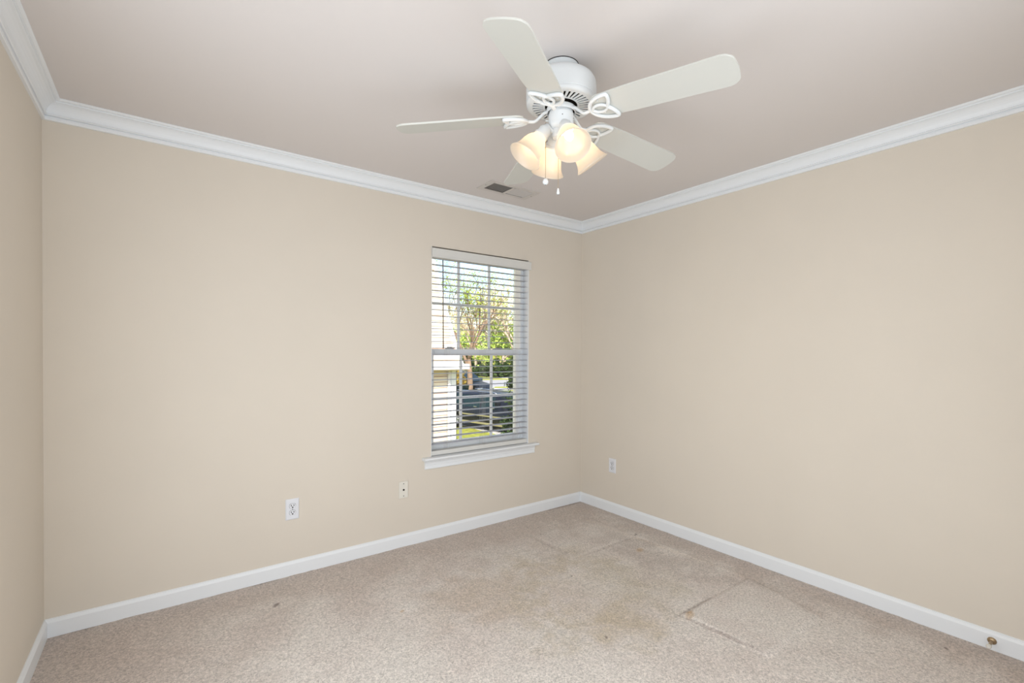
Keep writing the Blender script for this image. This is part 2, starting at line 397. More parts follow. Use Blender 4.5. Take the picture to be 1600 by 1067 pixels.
# ------------------------------------------------------------------ window blind
bl = empty('window_blind', (cxw, .035, OZ1 - .07), 'white horizontal slat blind with open slats and valance hanging in the window', 'blind')
def bp_(name, bm, mm, smooth=False):
    for v in bm.verts: v.co -= Vector((cxw, .035, OZ1 - .07))
    return obj(name, bm, mm, bl, smooth=smooth)
bm = BM(); box(bm, cxw - .431, cxw + .431, .006, .062, 1.985, 2.024); bp_('headrail', bm, m_valance)
bm = BM()
prism(bm, [(-.014, 1.971), (-.017, 1.974), (-.017, 1.981), (-.0155, 1.984), (-.0155, 2.023), (-.018, 2.027), (-.018, 2.0335), (-.015, 2.036), (-.007, 2.036), (-.007, 1.971)], 'x', OX0 + .0, OX1 + .012)
box(bm, OX1 + .004, OX1 + .012, -.007, -.0008, 1.971, 2.037)
bp_('valance', bm, m_valance)
slat0 = None
for k in range(30):
    z = .6555 + .04545 * k
    if slat0 is None:
        bm = BM()
        pts = [(-.025, -.0018), (-.0125, .0002), (0, .0008), (.0125, .0002), (.025, -.0018), (.025, .0002), (.0125, .0022), (0, .0028), (-.0125, .0022), (-.025, .0002)]
        prism(bm, pts, 'x', -.4305, .4305)
        slat0 = s_ = obj('slat', bm, m_blind, bl, (0, 0, z - OZ1 + .07), (math.radians(1.0), 0, 0))
    else:
        s_ = slat0.copy(); C.objects.link(s_); s_.parent = bl; s_.location = (0, 0, z - OZ1 + .07)
        s_.rotation_euler = (math.radians(1.0 + random.uniform(-.8, .8)), 0, 0)
bm = BM(); box(bm, cxw - .4305, cxw + .4305, .008, .062, .5785, .6095, bev=.003)
bp_('bottom_rail', bm, m_valance)
for xx in (-1.318, -1.012, -.70):
    bm = BM()
    for yy in (.0085, .0615):
        for dx in (-.006, .006): tube(bm, [(xx + dx, yy, .58), (xx + dx, yy, 1.99)], .0006, 4)
    tube(bm, [(xx, .035, .58), (xx, .035, 1.99)], .0009, 4)
    bp_('ladder_cord', bm, m_cord)
bm = BM(); tube(bm, [(-1.375, -.004, 1.96), (-1.375, -.006, 1.9), (-1.373, -.010, 1.345)], .0042, 8); lathe(bm, [(0, 0), (.005, .002), (.006, .02), (.004, .035), (0, .036)], 10, Matrix.Translation((-1.373, -.010, 1.333)))
bp_('tilt_wand', bm, m_wand)

# ------------------------------------------------------------------ wall plates
def outlet(loc, rz, label, w_=.070, h_=.117):
    e = empty('wall_outlet', loc, label, 'outlet', rz)   # faces local -y
    bm = BM(); prism(bm, [(-w_ / 2, -h_ / 2), (w_ / 2, -h_ / 2), (w_ / 2, h_ / 2), (-w_ / 2, h_ / 2)], 'y', -.003, 0)
    A = [bm.verts.new((sx * w_ / 2, -.003, sz * h_ / 2)) for sx, sz in ((-1, -1), (1, -1), (1, 1), (-1, 1))]
    B = [bm.verts.new((sx * (w_ / 2 - .005), -.0062, sz * (h_ / 2 - .005))) for sx, sz in ((-1, -1), (1, -1), (1, 1), (-1, 1))]
    for i in range(4): bm.faces.new((A[i], A[(i + 1) % 4], B[(i + 1) % 4], B[i]))
    bm.faces.new(B); obj('cover_plate', bm, m_plate, e)
    for sz in (-1, 1):
        bm = BM(); pts = []
        for i in range(32):
            a_ = 2 * PI * i / 32; pts.append((.0172 * math.cos(a_), max(-.0135, min(.0135, .0172 * math.sin(a_)))))
        prism(bm, pts, 'y', -.0085, -.006); 
        rg = [(p_[0] * 1.06, p_[1] * 1.06) for p_ in pts]; prism(bm, rg, 'y', -.0065, -.0060, 1)
        box(bm, -.0088, -.0052, -.0092, -.0082, -.0012, .0082, 1); box(bm, .0052, .0088, -.0092, -.0082, -.0005, .0076, 1)
        prism(bm, [(.0040 * math.cos(a_ * PI / 6), -.0075 + .0038 * math.sin(a_ * PI / 6)) for a_ in range(12)], 'y', -.0090, -.0082, 1)
        obj('receptacle', bm, [m_plate, m_slot], e, (0, 0, sz * .0195))
    bm = BM(); lathe(bm, [(.0032, 0), (.0032, .001), (.002, .0018), (0, .002)], 12, Matrix.Translation((0, -.006, 0)) @ Matrix.Rotation(PI / 2, 4, 'X')); obj('screw', bm, m_grey, e)
    return e
outlet((-2.3605, 0, .3835), 0, 'white double wall outlet on the window wall, left of the window', .073, .121)
outlet((0, -.3685, .3815), -PI / 2, 'white double wall outlet on the right-hand wall near the corner', .072, .116)
e = empty('cable_jack_plate', (-1.668, 0, .380), 'ivory cable jack plate with one dark centre hole below the window', 'wall plate')
bm = BM(); box(bm, -.0325, .0325, -.0075, 0, -.0555, .0555, bev=.002); obj('cover_plate', bm, m_ivory, e)
bm = BM(); lathe(bm, [(.0062, 0), (.0062, .003), (.0045, .003), (.0045, .0035), (0, .0035)], 16, Matrix.Translation((0, -.0075, 0)) @ Matrix.Rotation(PI / 2, 4, 'X')); obj('jack', bm, m_slot, e)
for zz in (.041, -.041):
    bm = BM(); lathe(bm, [(.0036, 0), (.0036, .001), (0, .0016)], 12, Matrix.Translation((0, -.0075, zz)) @ Matrix.Rotation(PI / 2, 4, 'X')); obj('screw', bm, m_grey, e)

# ------------------------------------------------------------------ door stop
e = empty('door_stop', (-.0125, -2.584, .038), 'small brass door stop with white rubber tip on the right-hand baseboard', 'door stop')
Rm = Matrix.Rotation(-PI / 2, 4, 'Y')
bm = BM(); lathe(bm, [(.0155, 0), (.0155, .002), (.012, .006), (.007, .0085), (0, .009)], 24, Rm); obj('flange', bm, m_brass, e, smooth=True)
bm = BM(); lathe(bm, [(0, .005), (.0058, .006), (.0052, .02), (.0055, .062), (0, .062)], 16, Rm); obj('rod', bm, m_brass, e, smooth=True)
bm = BM(); lathe(bm, [(.0, .0615), (.0085, .062), (.0092, .066), (.0088, .074), (.006, .078), (0, .0785)], 16, Rm); obj('rubber_tip', bm, m_rubber, e, smooth=True)

# ------------------------------------------------------------------ ceiling vent
e = empty('ceiling_vent', (-1.026, -.3185, H), 'rectangular two-way ceiling air vent near the window wall', 'air vent')
fx, fy = .207, .098
bm = BM()
hx0, hx1, hy0, hy1 = vx0 + 1.026, vx1 + 1.026, vy0 + .3185, vy1 + .3185
for (a0, a1, b0, b1) in ((-fx, hx0 + .006, -fy, fy), (hx1 - .006, fx, -fy, fy), (hx0 + .006, hx1 - .006, -fy, hy0 + .006), (hx0 + .006, hx1 - .006, hy1 - .006, fy), (-.008, .008, hy0, hy1)):
    box(bm, a0, a1, b0, b1, -.005, -.0004)
obj('frame', bm, m_vent, e)
bm = BM()
for zz0, zz1, q0, q1, r0, r1 in ((0.0, .10, hx0, hx0 + .001, hy0, hy1), (0.0, .10, hx1 - .001, hx1, hy0, hy1), (0.0, .10, hx0, hx1, hy0, hy0 + .001), (0.0, .10, hx0, hx1, hy1 - .001, hy1), (.10, .101, hx0, hx1, hy0, hy1)):
    box(bm, q0, q1, r0, r1, zz0, zz1)
obj('duct', bm, m_vdark, e)
def louver_mesh(sgn):
    bm = BM(); M_ = Matrix.Rotation(sgn * math.radians(48), 4, 'Y')
    box(bm, -.0072, .0072, hy0 + .008, hy1 - .008, -.0004, .0004); 
    for v in bm.verts: v.co = M_ @ v.co
    return bm
for sgn, x0_, x1_ in ((-1, hx0 + .012, -.014), (1, .014, hx1 - .012)):
    n_ = 13; first = None
    for k in range(n_):
        xx = x0_ + (x1_ - x0_) * k / (n_ - 1)
        if first is None: first = obj('louver', louver_mesh(sgn), m_vent, e, (xx, 0, .0035))
        else:
            c = first.copy(); C.objects.link(c); c.parent = e; c.location = (xx, 0, .0035)
bm = BM()
for k in range(7):
    yy = hy0 + .012 + k * (hy1 - hy0 - .024) / 6
    box(bm, hx0 + .004, hx1 - .004, yy - .0006, yy + .0006, .0095, .012)
obj('grille', bm, m_vent, e)
for sx in (-.196, .196):
    bm = BM(); lathe(bm, [(.004, 0), (.003, -.0015), (0, -.002)], 10); obj('screw', bm, m_grey, e, (sx, 0, -.005))

# ------------------------------------------------------------------ ceiling fan
FX, FY = -1.702, -1.592
fan = empty('ceiling_fan', (FX, FY, H), 'white five-blade ceiling fan with four lit bell-shaped glass lamps', 'ceiling fan')
zf = lambda z: z - H
bm = BM(); lathe(bm, [(0, zf(2.4398)), (.0675, zf(2.4398)), (.0675, zf(2.432)), (.064, zf(2.428)), (.064, zf(2.408)), (.060, zf(2.402)), (.045, zf(2.400)), (0, zf(2.400))], 48); obj('canopy', bm, m_fan, fan, smooth=True)
bm = BM(); lathe(bm, [(.0672, zf(2.4399)), (.0690, zf(2.4399)), (.0690, zf(2.4375)), (.0672, zf(2.4375))], 48); obj('canopy_shadow', bm, m_dark, fan)  # dark ring painting the shadow line between canopy and ceiling
bm = BM(); lathe(bm, [(.046, zf(2.402)), (.046, zf(2.392)), (0, zf(2.392))], 32); obj('neck', bm, m_dark, fan, smooth=True)
motor = [(0, 2.392), (.096, 2.392), (.116, 2.3885), (.1285, 2.380), (.1355, 2.367), (.138, 2.350), (.138, 2.302), (.1365, 2.3005), (.1365, 2.2975), (.1375, 2.2955), (.1365, 2.288), (.132, 2.283), (.127, 2.2815), (.122, 2.2815), (.119, 2.284)]
bm = BM(); lathe(bm, [(r, zf(z)) for r, z in motor], 64); obj('motor_housing', bm, m_fan, fan, smooth=True)
# vented bottom plate: radial slots cut through
bm = BM(); NS = 36; zt, zb_ = zf(2.2845), zf(2.282)
def ringp(r, a_, z): return (r * math.cos(a_), r * math.sin(a_), z)
def quad(ps): bm.faces.new([bm.verts.new(p) for p in ps])
for z_ in (zb_, zt):
    for k in range(NS):
        a0 = 2 * PI * k / NS; da = 2 * PI / NS; s0, s1 = a0 + da * .27, a0 + da * .73
        for (ra, rb, aa, ab) in ((.064, .072, a0, a0 + da), (.113, .1225, a0, a0 + da), (.072, .113, a0, s0), (.072, .113, s1, a0 + da)):
            quad((ringp(ra, aa, z_), ringp(rb, aa, z_), ringp(rb, ab, z_), ringp(ra, ab, z_)))
for k in range(NS):
    a0 = 2 * PI * k / NS; da = 2 * PI / NS; s0, s1 = a0 + da * .27, a0 + da * .73
    quad((ringp(.072, s0, zb_), ringp(.113, s0, zb_), ringp(.113, s0, zt), ringp(.072, s0, zt))); quad((ringp(.072, s1, zb_), ringp(.113, s1, zb_), ringp(.113, s1, zt), ringp(.072, s1, zt)))
bmesh.ops.remove_doubles(bm, verts=bm.verts, dist=.00005)
obj('vent_plate', bm, m_fan, fan)
bm = BM(); lathe(bm, [(.118, zf(2.292)), (.118, zf(2.2915)), (0, zf(2.2915))], 40); lathe(bm, [(.0540, zf(2.2735)), (.0540, zf(2.264)), (0, zf(2.264))], 40); obj('core_gap_shade', bm, m_dark, fan)  # motor core, plus a dark disc painting shade into the flywheel gap
bm = BM(); lathe(bm, [(.0, zf(2.274)), (.0565, zf(2.274)), (.0580, zf(2.272)), (.0580, zf(2.257)), (.0565, zf(2.2545)), (.0545, zf(2.2545)), (.0545, zf(2.272))], 48); obj('flywheel', bm, m_fan, fan, smooth=True)
bm = BM(); lathe(bm, [(0, zf(2.262)), (.047, zf(2.262)), (.047, zf(2.2505)), (.050, zf(2.2485)), (.050, zf(2.208)), (.048, zf(2.200)), (.042, zf(2.192)), (.033, zf(2.188)), (0, zf(2.188))], 48)
hs = obj('switch_housing', bm, m_fan, fan, smooth=True)
for a_ in (-2.2, -1.0, -.62):
    bm = BM(); lathe(bm, [(.0022, 0), (.0022, .001), (0, .0012)], 8, Matrix.Rotation(a_, 4, 'Z') @ Matrix.Translation((.0502, 0, zf(2.228))) @ Matrix.Rotation(PI / 2, 4, 'Y')); obj('screw', bm, m_grey, hs)

# blades
PI_T = -.2221; ZB = 2.2266; RISE = -.0658
def B_(r, s, h=0): return Vector((r, s * math.cos(PI_T) - h * math.sin(PI_T), zf(ZB + RISE * (r - .2)) + s * math.sin(PI_T) + h * math.cos(PI_T)))
def hw(r): return .5 * (.126 + (.1401 - .126) * (r - .2) / .445)
tip = .6475; root = .148; out = []
rc = .045
for i in range(9):
    a_ = -PI / 2 + (PI / 2) * i / 8
    out.append((tip - rc + rc * math.cos(a_) * 1.0, -(hw(tip) - .030) + .030 * math.sin(a_)))
out2 = [(r, -s) for r, s in reversed(out)]
# slightly bowed tip edge
mid = [(tip + .004 * math.cos(PI * k / 10 - PI / 2), -(hw(tip) - .03) + (2 * (hw(tip) - .03)) * k / 10) for k in range(1, 10)]
rr_ = []
for i in range(6):
    a_ = PI / 2 + (PI / 2) * i / 5
    rr_.append((root + .03 + .03 * math.cos(a_), hw(root) - .004 - .03 + .03 * math.sin(a_)))
rr2 = [(r, -s) for r, s in reversed(rr_)]
edge = [(r, hw(r)) for r in (.5, .4, .3)]; edge2 = [(r, -hw(r)) for r in (.3, .4, .5)]
outline = out + mid + out2 + edge + rr_ + rr2 + edge2
def blade_mesh():
    bm = BM(); h0, h1 = 0, .0065
    A = [bm.verts.new(B_(r, s, h0)) for r, s in outline]; B = [bm.verts.new(B_(r, s, h1)) for r, s in outline]
    fa = bm.faces.new(A); fb = bm.faces.new(B[::-1])
    for i in range(len(A)):
        j = (i + 1) % len(A); bm.faces.new((A[i], B[i], B[j], A[j]))
    bmesh.ops.bevel(bm, geom=list(fa.edges) + list(fb.edges), offset=.0012, segments=1, affect='EDGES')
    return bm
def iron_mesh():
    bm = BM(); h = -.0065
    arm = [Vector((.052, 0, zf(2.263))), Vector((.068, 0, zf(2.256))), Vector((.085, 0, zf(2.240))), Vector((.105, 0, zf(2.224))), B_(.128, 0, h), B_(.140, 0, h)]
    tube(bm, catmull(arm, 4, False), .0075, 10, flat=.8)
    half = [(.134, 0), (.139, .020), (.155, .040), (.182, .055), (.212, .0605), (.2235, .057), (.222, .038), (.214, .018), (.205, .004)]
    full = half + [(.203, 0)] + [(r, -s) for r, s in reversed(half[1:])]
    tube(bm, [B_(p.x, p.y, h) for p in catmull([(a_, b_, 0) for a_, b_ in full], 4, True)], .0070, 8, True)
    inner = [(.145, .004), (.160, .0165), (.183, .018), (.203, .004), (.203, -.004), (.183, -.018), (.160, -.0165), (.145, -.004)]
    tube(bm, [B_(p.x, p.y, h - .001) for p in catmull([(a_, b_, 0) for a_, b_ in inner], 4, True)], .0054, 8, True)
    for r, s in ((.178, .034), (.178, -.034), (.195, 0)):
        lathe(bm, [(0, -.003), (.003, -.002), (.0035, 0)], 8, Matrix.Translation(B_(r, s, -.0005)))
    return bm
blade0 = obj('blade', blade_mesh(), m_blade, fan, (0, 0, 0), (0, 0, 3.7248))
iron0 = obj('blade_bracket', iron_mesh(), m_fan, blade0, smooth=True)
for k in range(1, 5):
    b_ = blade0.copy(); C.objects.link(b_); b_.parent = fan; b_.rotation_euler = (0, 0, 3.7248 + k * 2 * PI / 5)
    c_ = iron0.copy(); C.objects.link(c_); c_.parent = b_

# light kit
KX, KY = -.006 * .804, .006 * .595
bm = BM(); lathe(bm, [(.030, zf(2.190)), (.030, zf(2.166)), (.026, zf(2.158)), (.012, zf(2.153)), (.006, zf(2.148)), (0, zf(2.147))], 32, Matrix.Translation((KX, KY, 0)))
obj('lamp_fitter', bm, m_fan, fan, smooth=True)
az0 = math.radians(-36.5)
prof_o = [(.0265, 0), (.0275, -.004), (.0262, -.008), (.0300, -.014), (.0365, -.024), (.0415, -.036), (.0445, -.050), (.0465, -.064), (.0495, -.078), (.0545, -.090), (.0605, -.099), (.0640, -.1035)]
prof_o = [(r * (1 + .08 * min(1, -z / .05)), z * 1.07) for r, z in prof_o]
prof_i = [(r - .0025, z) for r, z in reversed(prof_o)]
tilt = math.atan2(.087, .119)
for ph in (15, 105, 195, 285):
    az = az0 + math.radians(ph)
    M0 = Matrix.Translation((KX, KY, 0)) @ Matrix.Rotation(az, 4, 'Z')
    Ms = M0 @ Matrix.Translation((.077, 0, zf(2.158))) @ Matrix.Rotation(-tilt, 4, 'Y')
    ax = Ms.to_3x3() @ Vector((0, 0, -1))
    bm = BM(); lathe(bm, [(0, .052), (.014, .050), (.017, .040), (.022, .034), (.0245, .028), (.0245, .006), (.0285, .004), (.0285, -.006), (.0, -.006)], 28, Ms)
    tube(bm, [M0 @ Vector((.012, 0, zf(2.180))), M0 @ Vector((.034, 0, zf(2.184))), Ms @ Vector((0, 0, .046))], .009, 10)
    sk = obj('lamp_socket', bm, m_fan, fan, smooth=True)
    bm = BM(); lathe(bm, prof_o + [(.0683, -.1118)] + prof_i, 40, Ms); obj('lamp_shade', bm, m_frost, fan, smooth='all')
    bm = BM(); lathe(bm, [(.009, -.006), (.010, -.02), (.015, -.030), (.0175, -.042), (.0155, -.054), (.009, -.066), (.004, -.073), (0, -.076)], 16, Ms); obj('bulb', bm, m_bulb, sk, smooth='all')
    p_ = Ms @ Vector((0, 0, -.045))
    l = light('bulb_light', 'POINT', 5.5, p_, (1, .77, .53), shadow_soft_size=.019); l.parent = fan
# pull chains
def chain(lx, ly, z0, z1, kind):
    bm = BM(); tube(bm, [(lx, ly, zf(z0)), (lx, ly, zf(z1))], .0011, 6)
    n_ = int((z0 - z1) / .0045)
    for i in range(n_): lathe(bm, [(0, .0016), (.0016, 0), (0, -.0016)], 6, Matrix.Translation((lx, ly, zf(z0 - i * .0045))))
    ch = obj('pull_chain', bm, m_chain, fan)
    bm = BM(); M_ = Matrix.Translation((lx, ly, zf(z1)))
    if kind == 0: lathe(bm, [(0, .002), (.004, .001), (.0095, -.005), (.0118, -.012), (.0105, -.019), (.005, -.0235), (0, -.0245)], 20, M_); bx_ = -.0245
    else: lathe(bm, [(0, .003), (.003, .002), (.0042, -.004), (.0062, -.016), (.0058, -.020), (.003, -.0225), (0, -.023)], 16, M_); bx_ = -.023
    pd = obj('pendant', bm, m_fan, ch, smooth='all')
    bm = BM(); lathe(bm, [(0, -.001), (.0022, -.0005), (.0022, .001), (0, .001)], 8, Matrix.Translation((lx, ly, zf(z1) + bx_))); obj('pendant_tip', bm, m_dark, ch)
rx, ry, fxx, fyy = .804, -.595, .595, .804
chain(-.060 * rx - .0 * fxx, -.060 * ry, 2.225, 1.998, 0)
chain(-.008 * rx + .02 * fxx, -.008 * ry + .02 * fyy, 2.19, 1.965, 1)
bm = BM(); 
for q in ((-.060, 0),): tube(bm, [(-.046 * rx, -.046 * ry, zf(2.226)), (-.061 * rx, -.061 * ry, zf(2.226))], .003, 8)
obj('chain_outlet', bm, m_fan, hs)

# ------------------------------------------------------------------ outside
GZ = -1.7
m_lawn = mat('spring_lawn', srgb(158, 160, 72), 1, .05, nscale=6, namp=.35)
m_drive = mat('pale_concrete', srgb(205, 200, 196), .9, .1, nscale=3, namp=.06)
m_road = mat('street_asphalt', srgb(170, 168, 166), .95, .1, nscale=2, namp=.08)
bm = BM()
# terrain: flat near the house, rising gently beyond the street
ys = [T + .02, 6, 12, 20, 30, 45, 60, 80, 120, 200]; hz = [0, 0, 0, 0, .1, .5, 1.0, 1.9, 4.0, 8.0]
rows = [[bm.verts.new((x, y, GZ + h)) for x in (-60, -20, 0, 20, 60, 120, 260)] for y, h in zip(ys, hz)]
for j in range(len(rows) - 1):
    for i in range(6): bm.faces.new((rows[j][i], rows[j][i + 1], rows[j + 1][i + 1], rows[j + 1][i]))
def gh(y):
    for (a_, b_), (c_, d_) in zip(zip(ys, hz), zip(ys[1:], hz[1:])):
        if a_ <= y <= c_: return GZ + b_ + (d_ - b_) * (y - a_) / (c_ - a_)
    return GZ
o = obj('ground', bm, m_lawn); tag(o, kind='structure')
def strip(name, pts, wd, mm, dz, label=None):
    bm = BM(); L = []; P = catmull([(a_, b_, 0) for a_, b_ in pts], 8, False)
    for i, p in enumerate(P):
        d = (P[min(i + 1, len(P) - 1)] - P[max(i - 1, 0)]).normalized(); n_ = Vector((-d.y, d.x, 0)) * wd / 2
        row = []
        for s in (1, -1):
            q = p + n_ * s; row.append(bm.verts.new((q.x, q.y, gh(q.y) + dz))); row.append(bm.verts.new((q.x, q.y, gh(q.y) - .05)))
        L.append(row)
    for A, B in zip(L, L[1:]):
        bm.faces.new((A[0], A[2], B[2], B[0])); bm.faces.new((A[0], B[0], B[1], A[1])); bm.faces.new((A[2], A[3], B[3], B[2]))
    bm.faces.new((L[0][0], L[0][1], L[0][3], L[0][2])); bm.faces.new((L[-1][0], L[-1][2], L[-1][3], L[-1][1]))
    return tag(obj(name, bm, mm), kind='structure')
strip('driveway', [(8.55, 8.6), (8.3, 13), (9.2, 18), (10.8, 24), (12.5, 30)], 2.9, m_drive, .03)
strip('street', [(-10, 40), (8, 36), (20, 33), (32, 29), (60, 16)], 6.5, m_road, .02)
strip('footpath', [(-10, 33.5), (8, 30.6), (18, 27.6), (30, 23.0), (50, 14)], 1.4, m_drive, .04)
strip('far_driveway', [(27, 36), (33, 44), (44, 52)], 4, m_drive, .05)

# neighbour's house
m_sid = bpy.data.materials.new('cream_lap_siding'); m_sid.use_nodes = True
g2 = NG(m_sid); fz = g2.math('FRACT', g2.math('DIVIDE', g2.x.outputs[2], .115))
ln = g2.smooth(fz, .84, .95)
g2.t.links.new(g2.mix(ln, srgb(236, 224, 204), srgb(170, 122, 92)), g2.t.nodes['Principled BSDF'].inputs['Base Color']); g2.t.nodes['Principled BSDF'].inputs['Roughness'].default_value = .7
m_hwhite = mat('house_white_trim', srgb(244, 244, 242), .6, .2)
m_shing = mat('grey_shingles', srgb(120, 112, 104), .9, .1, nscale=20, namp=.15)
m_gdoor = mat('tan_garage_door', srgb(214, 196, 168), .7, .2)
nh = empty('neighbour_house', (0, 5.75, GZ), 'cream-sided neighbouring house with white trim seen through the left of the window', 'house')
def hp(name, bm, mm, parent=None):
    for v in bm.verts: v.co -= Vector((0, 5.75, GZ))
    return obj(name, bm, mm, parent or nh)
bm = BM(); box(bm, -6, 2.02, 5.75, 12.2, GZ - .05, .95); hp('wall', bm, m_sid)
bm = BM(); box(bm, 1.90, 2.035, 5.735, 5.75, GZ - .05, .93); box(bm, 2.02, 2.035, 5.735, 5.87, GZ - .05, .93); hp('corner_board', bm, m_hwhite)
bm = BM(); box(bm, -6.3, 2.11, 5.42, 12.5, .93, .96); hp('soffit', bm, m_gdoor)
bm = BM(); box(bm, -6.3, 2.134, 5.38, 5.42, .955, 1.06); box(bm, 2.10, 2.134, 5.42, 12.5, .955, 1.06); hp('fascia', bm, m_hwhite)
bm = BM()  # steep gable above the eave
prism(bm, [(-6.3, .93), (2.20, .93), (2.06, 1.22), (1.86, 1.845), (1.50, 3.016), (.95, 4.6), (.2, 5.6), (-2, 6.4), (-6.3, 6.4)], 'y', 5.75, 12.2); hp('gable', bm, m_sid)
bm = BM()
pr = [(2.19, .95), (2.05, 1.22), (1.85, 1.845), (1.49, 3.016), (.94, 4.6), (.19, 5.6)]
for (a_, b_), (c_, d_) in zip(pr, pr[1:]):
    prism(bm, [(a_, b_), (a_ + .05, b_ + .01), (c_ + .05, d_ + .01), (c_, d_)], 'y', 5.70, 12.3)
hp('rake_board', bm, m_hwhite)
m_gar = m_sid.copy(); m_gar.name = 'tan_garage_panels'
for n_ in m_gar.node_tree.nodes:
    if n_.bl_idname == 'ShaderNodeMix': n_.inputs[6].default_value = srgb(232, 218, 198); n_.inputs[7].default_value = srgb(150, 104, 76)
bm = BM(); box(bm, -1.5, 1.80, 5.72, 5.749, GZ, .80); hp('garage_door', bm, m_gar)
# downspout
bm = BM(); tube(bm, [(1.84, 5.71, GZ), (1.84, 5.71, .93)], .035, 8); hp('downspout', bm, m_hwhite)

# cars -------------------------------------------------------------
m_cpaint = mat('dark_blue_car_paint', srgb(16, 20, 30), .35, .35, 0, coat=.1)
m_cpaint2 = mat('dark_green_car_paint', srgb(18, 24, 27), .35, .35, 0, coat=.1)
m_cglass = mat('tinted_car_glass', srgb(24, 44, 44), .12, .35)
m_tyre = mat('tyre_rubber', srgb(24, 24, 24), .85, .2)
m_rim = mat('alloy_rim', srgb(180, 180, 182), .3, .5, .8)
m_chr = mat('bright_chrome', srgb(215, 215, 218), .2, .5, .9)
m_strip = mat('pale_side_strip', srgb(168, 160, 120), .35, .5, .3)  # for the two pale bands along each car side
m_red = mat('red_lamp_lens', srgb(200, 38, 30), .3, .5)
m_clr = mat('clear_lamp_lens', srgb(225, 225, 220), .15, .6)
def car(name, loc, rz, label, paint, L=4.95, Hh=1.72):
    e = empty(name, loc, label, 'car', rz)       # x forward
    def secs():  # (x, half width, z bottom, belt z, roof z, roof half width)
        k = Hh / 1.72
        return [(-2.46, .80, .45, .95 * k, 1.02 * k, .62), (-2.42, .90, .32, 1.0 * k, 1.40 * k, .66), (-2.25, .95, .26, 1.03 * k, 1.66 * k, .68), (-1.6, .97, .24, 1.02 * k, 1.71 * k, .70), (-.6, .98, .24, 1.0 * k, 1.72 * k, .71),
                (.4, .98, .24, .99 * k, 1.69 * k, .70), (.85, .98, .24, .99 * k, 1.58 * k, .68), (1.35, .97, .24, .98 * k, 1.22 * k, .70), (1.62, .96, .24, .97 * k, 1.03 * k, .74), (2.1, .93, .26, .86 * k, .93 * k, .70), (2.38, .84, .32, .70 * k, .78 * k, .60), (2.47, .70, .42, .58 * k, .62 * k, .5)]
    bm = BM(); R_ = []
    for x, h, zb, bz, rz_, rh in secs():
        pts = [(h * .9, zb), (h, zb + .14), (h * 1.0, (zb + bz) / 2), (h * .97, bz), (rh + (h * .97 - rh) * .12, bz + (rz_ - bz) * .88), (rh * .86, rz_)]
        ring = [bm.verts.new((x, y, z)) for y, z in pts] + [bm.verts.new((x, -y, z)) for y, z in reversed(pts)]
        R_.append(ring)
    for A, B in zip(R_, R_[1:]):
        for i in range(12): bm.faces.new((A[i], A[(i + 1) % 12], B[(i + 1) % 12], B[i]))
    bm.faces.new(R_[0]); bm.faces.new(R_[-1][::-1])
    obj('body', bm, paint, e, smooth=True)
    S = secs()
    def side_pt(x, f, s, off=.006):
        for A, B in zip(S, S[1:]):
            if A[0] <= x <= B[0]:
                t_ = (x - A[0]) / (B[0] - A[0]); v = [p + (q - p) * t_ for p, q in zip(A, B)]
                _, h, zb, bz, rz_, rh = v
                y0, z0, y1, z1 = h * .97, bz, rh + (h * .97 - rh) * .12, bz + (rz_ - bz) * .88
                return Vector((x, s * (y0 + (y1 - y0) * f + off), z0 + (z1 - z0) * f))
    for s in (1, -1):
        for xa, xb, sl in ((-2.15, -1.25, 0), (-1.17, -.22, 0), (-.14, .72, .28)):
            bm = BM(); N = 6; lo, hi = [], []
            for i in range(N + 1):
                x = xa + (xb - xa) * i / N
                lo.append(bm.verts.new(side_pt(x, .08, s))); hi.append(bm.verts.new(side_pt(min(x, xb - sl * (i / N)), .93, s)))
            for i in range(N): bm.faces.new((lo[i], lo[i + 1], hi[i + 1], hi[i]))
            obj('side_window', bm, m_cglass, e)
        for xa in (-.3, .62):
            bm = BM(); box(bm, xa - .16, xa, min(s * .975, s * 1.01), max(s * .975, s * 1.01), .88, .91, bev=.004); obj('door_handle', bm, m_chr, e)
        bm = BM(); box(bm, -1.3, 1.25, min(s * .965, s * 1.0), max(s * .965, s * 1.0), .55, .60, bev=.006); obj('side_strip', bm, m_strip, e)
        bm = BM(); box(bm, -1.3, 1.2, min(s * .90, s * 1.0), max(s * .90, s * 1.0), .25, .32, bev=.01); obj('sill_strip', bm, m_strip, e)
        bm = BM(); box(bm, -2.47, -2.36, min(s * .66, s * .93), max(s * .66, s * .93), .85, 1.25, bev=.02); obj('tail_lamp', bm, m_red, e)
        bm = BM(); box(bm, 2.2, 2.44, min(s * .55, s * .86), max(s * .55, s * .86), .62, .76, bev=.02); obj('head_lamp', bm, m_clr, e)
        bm = BM(); box(bm, .78, .92, min(s * .95, s * 1.16), max(s * .95, s * 1.16), 1.02, 1.16, bev=.02); obj('wing_mirror', bm, paint, e)
        for xw in (-1.5, 1.52):
            M_ = Matrix.Translation((xw, s * .90, .335)) @ Matrix.Rotation(-s * PI / 2, 4, 'X')
            bm = BM(); lathe(bm, [(.20, -.10), (.30, -.105), (.335, -.08), (.335, .08), (.30, .105), (.20, .10)], 32, M_); wh = obj('wheel', bm, m_tyre, e, smooth=True)
            bm = BM(); lathe(bm, [(.21, .098), (.20, .075), (.05, .085), (.04, .10), (0, .10)], 32, M_)
            for q in range(5):
                box_ = BM(); 
                a_ = q * 2 * PI / 5
                p0 = M_ @ Vector((.05 * math.cos(a_), .05 * math.sin(a_), .10)); p1 = M_ @ Vector((.20 * math.cos(a_), .20 * math.sin(a_), .095)); box_.free()
                tube(bm, [p0, p1], .022, 6)
            obj('rim', bm, m_rim, wh)
    bm = BM(); v = [side_pt(.85, .95, 1), side_pt(.85, .95, -1), side_pt(1.58, .4, -1), side_pt(1.58, .4, 1)]
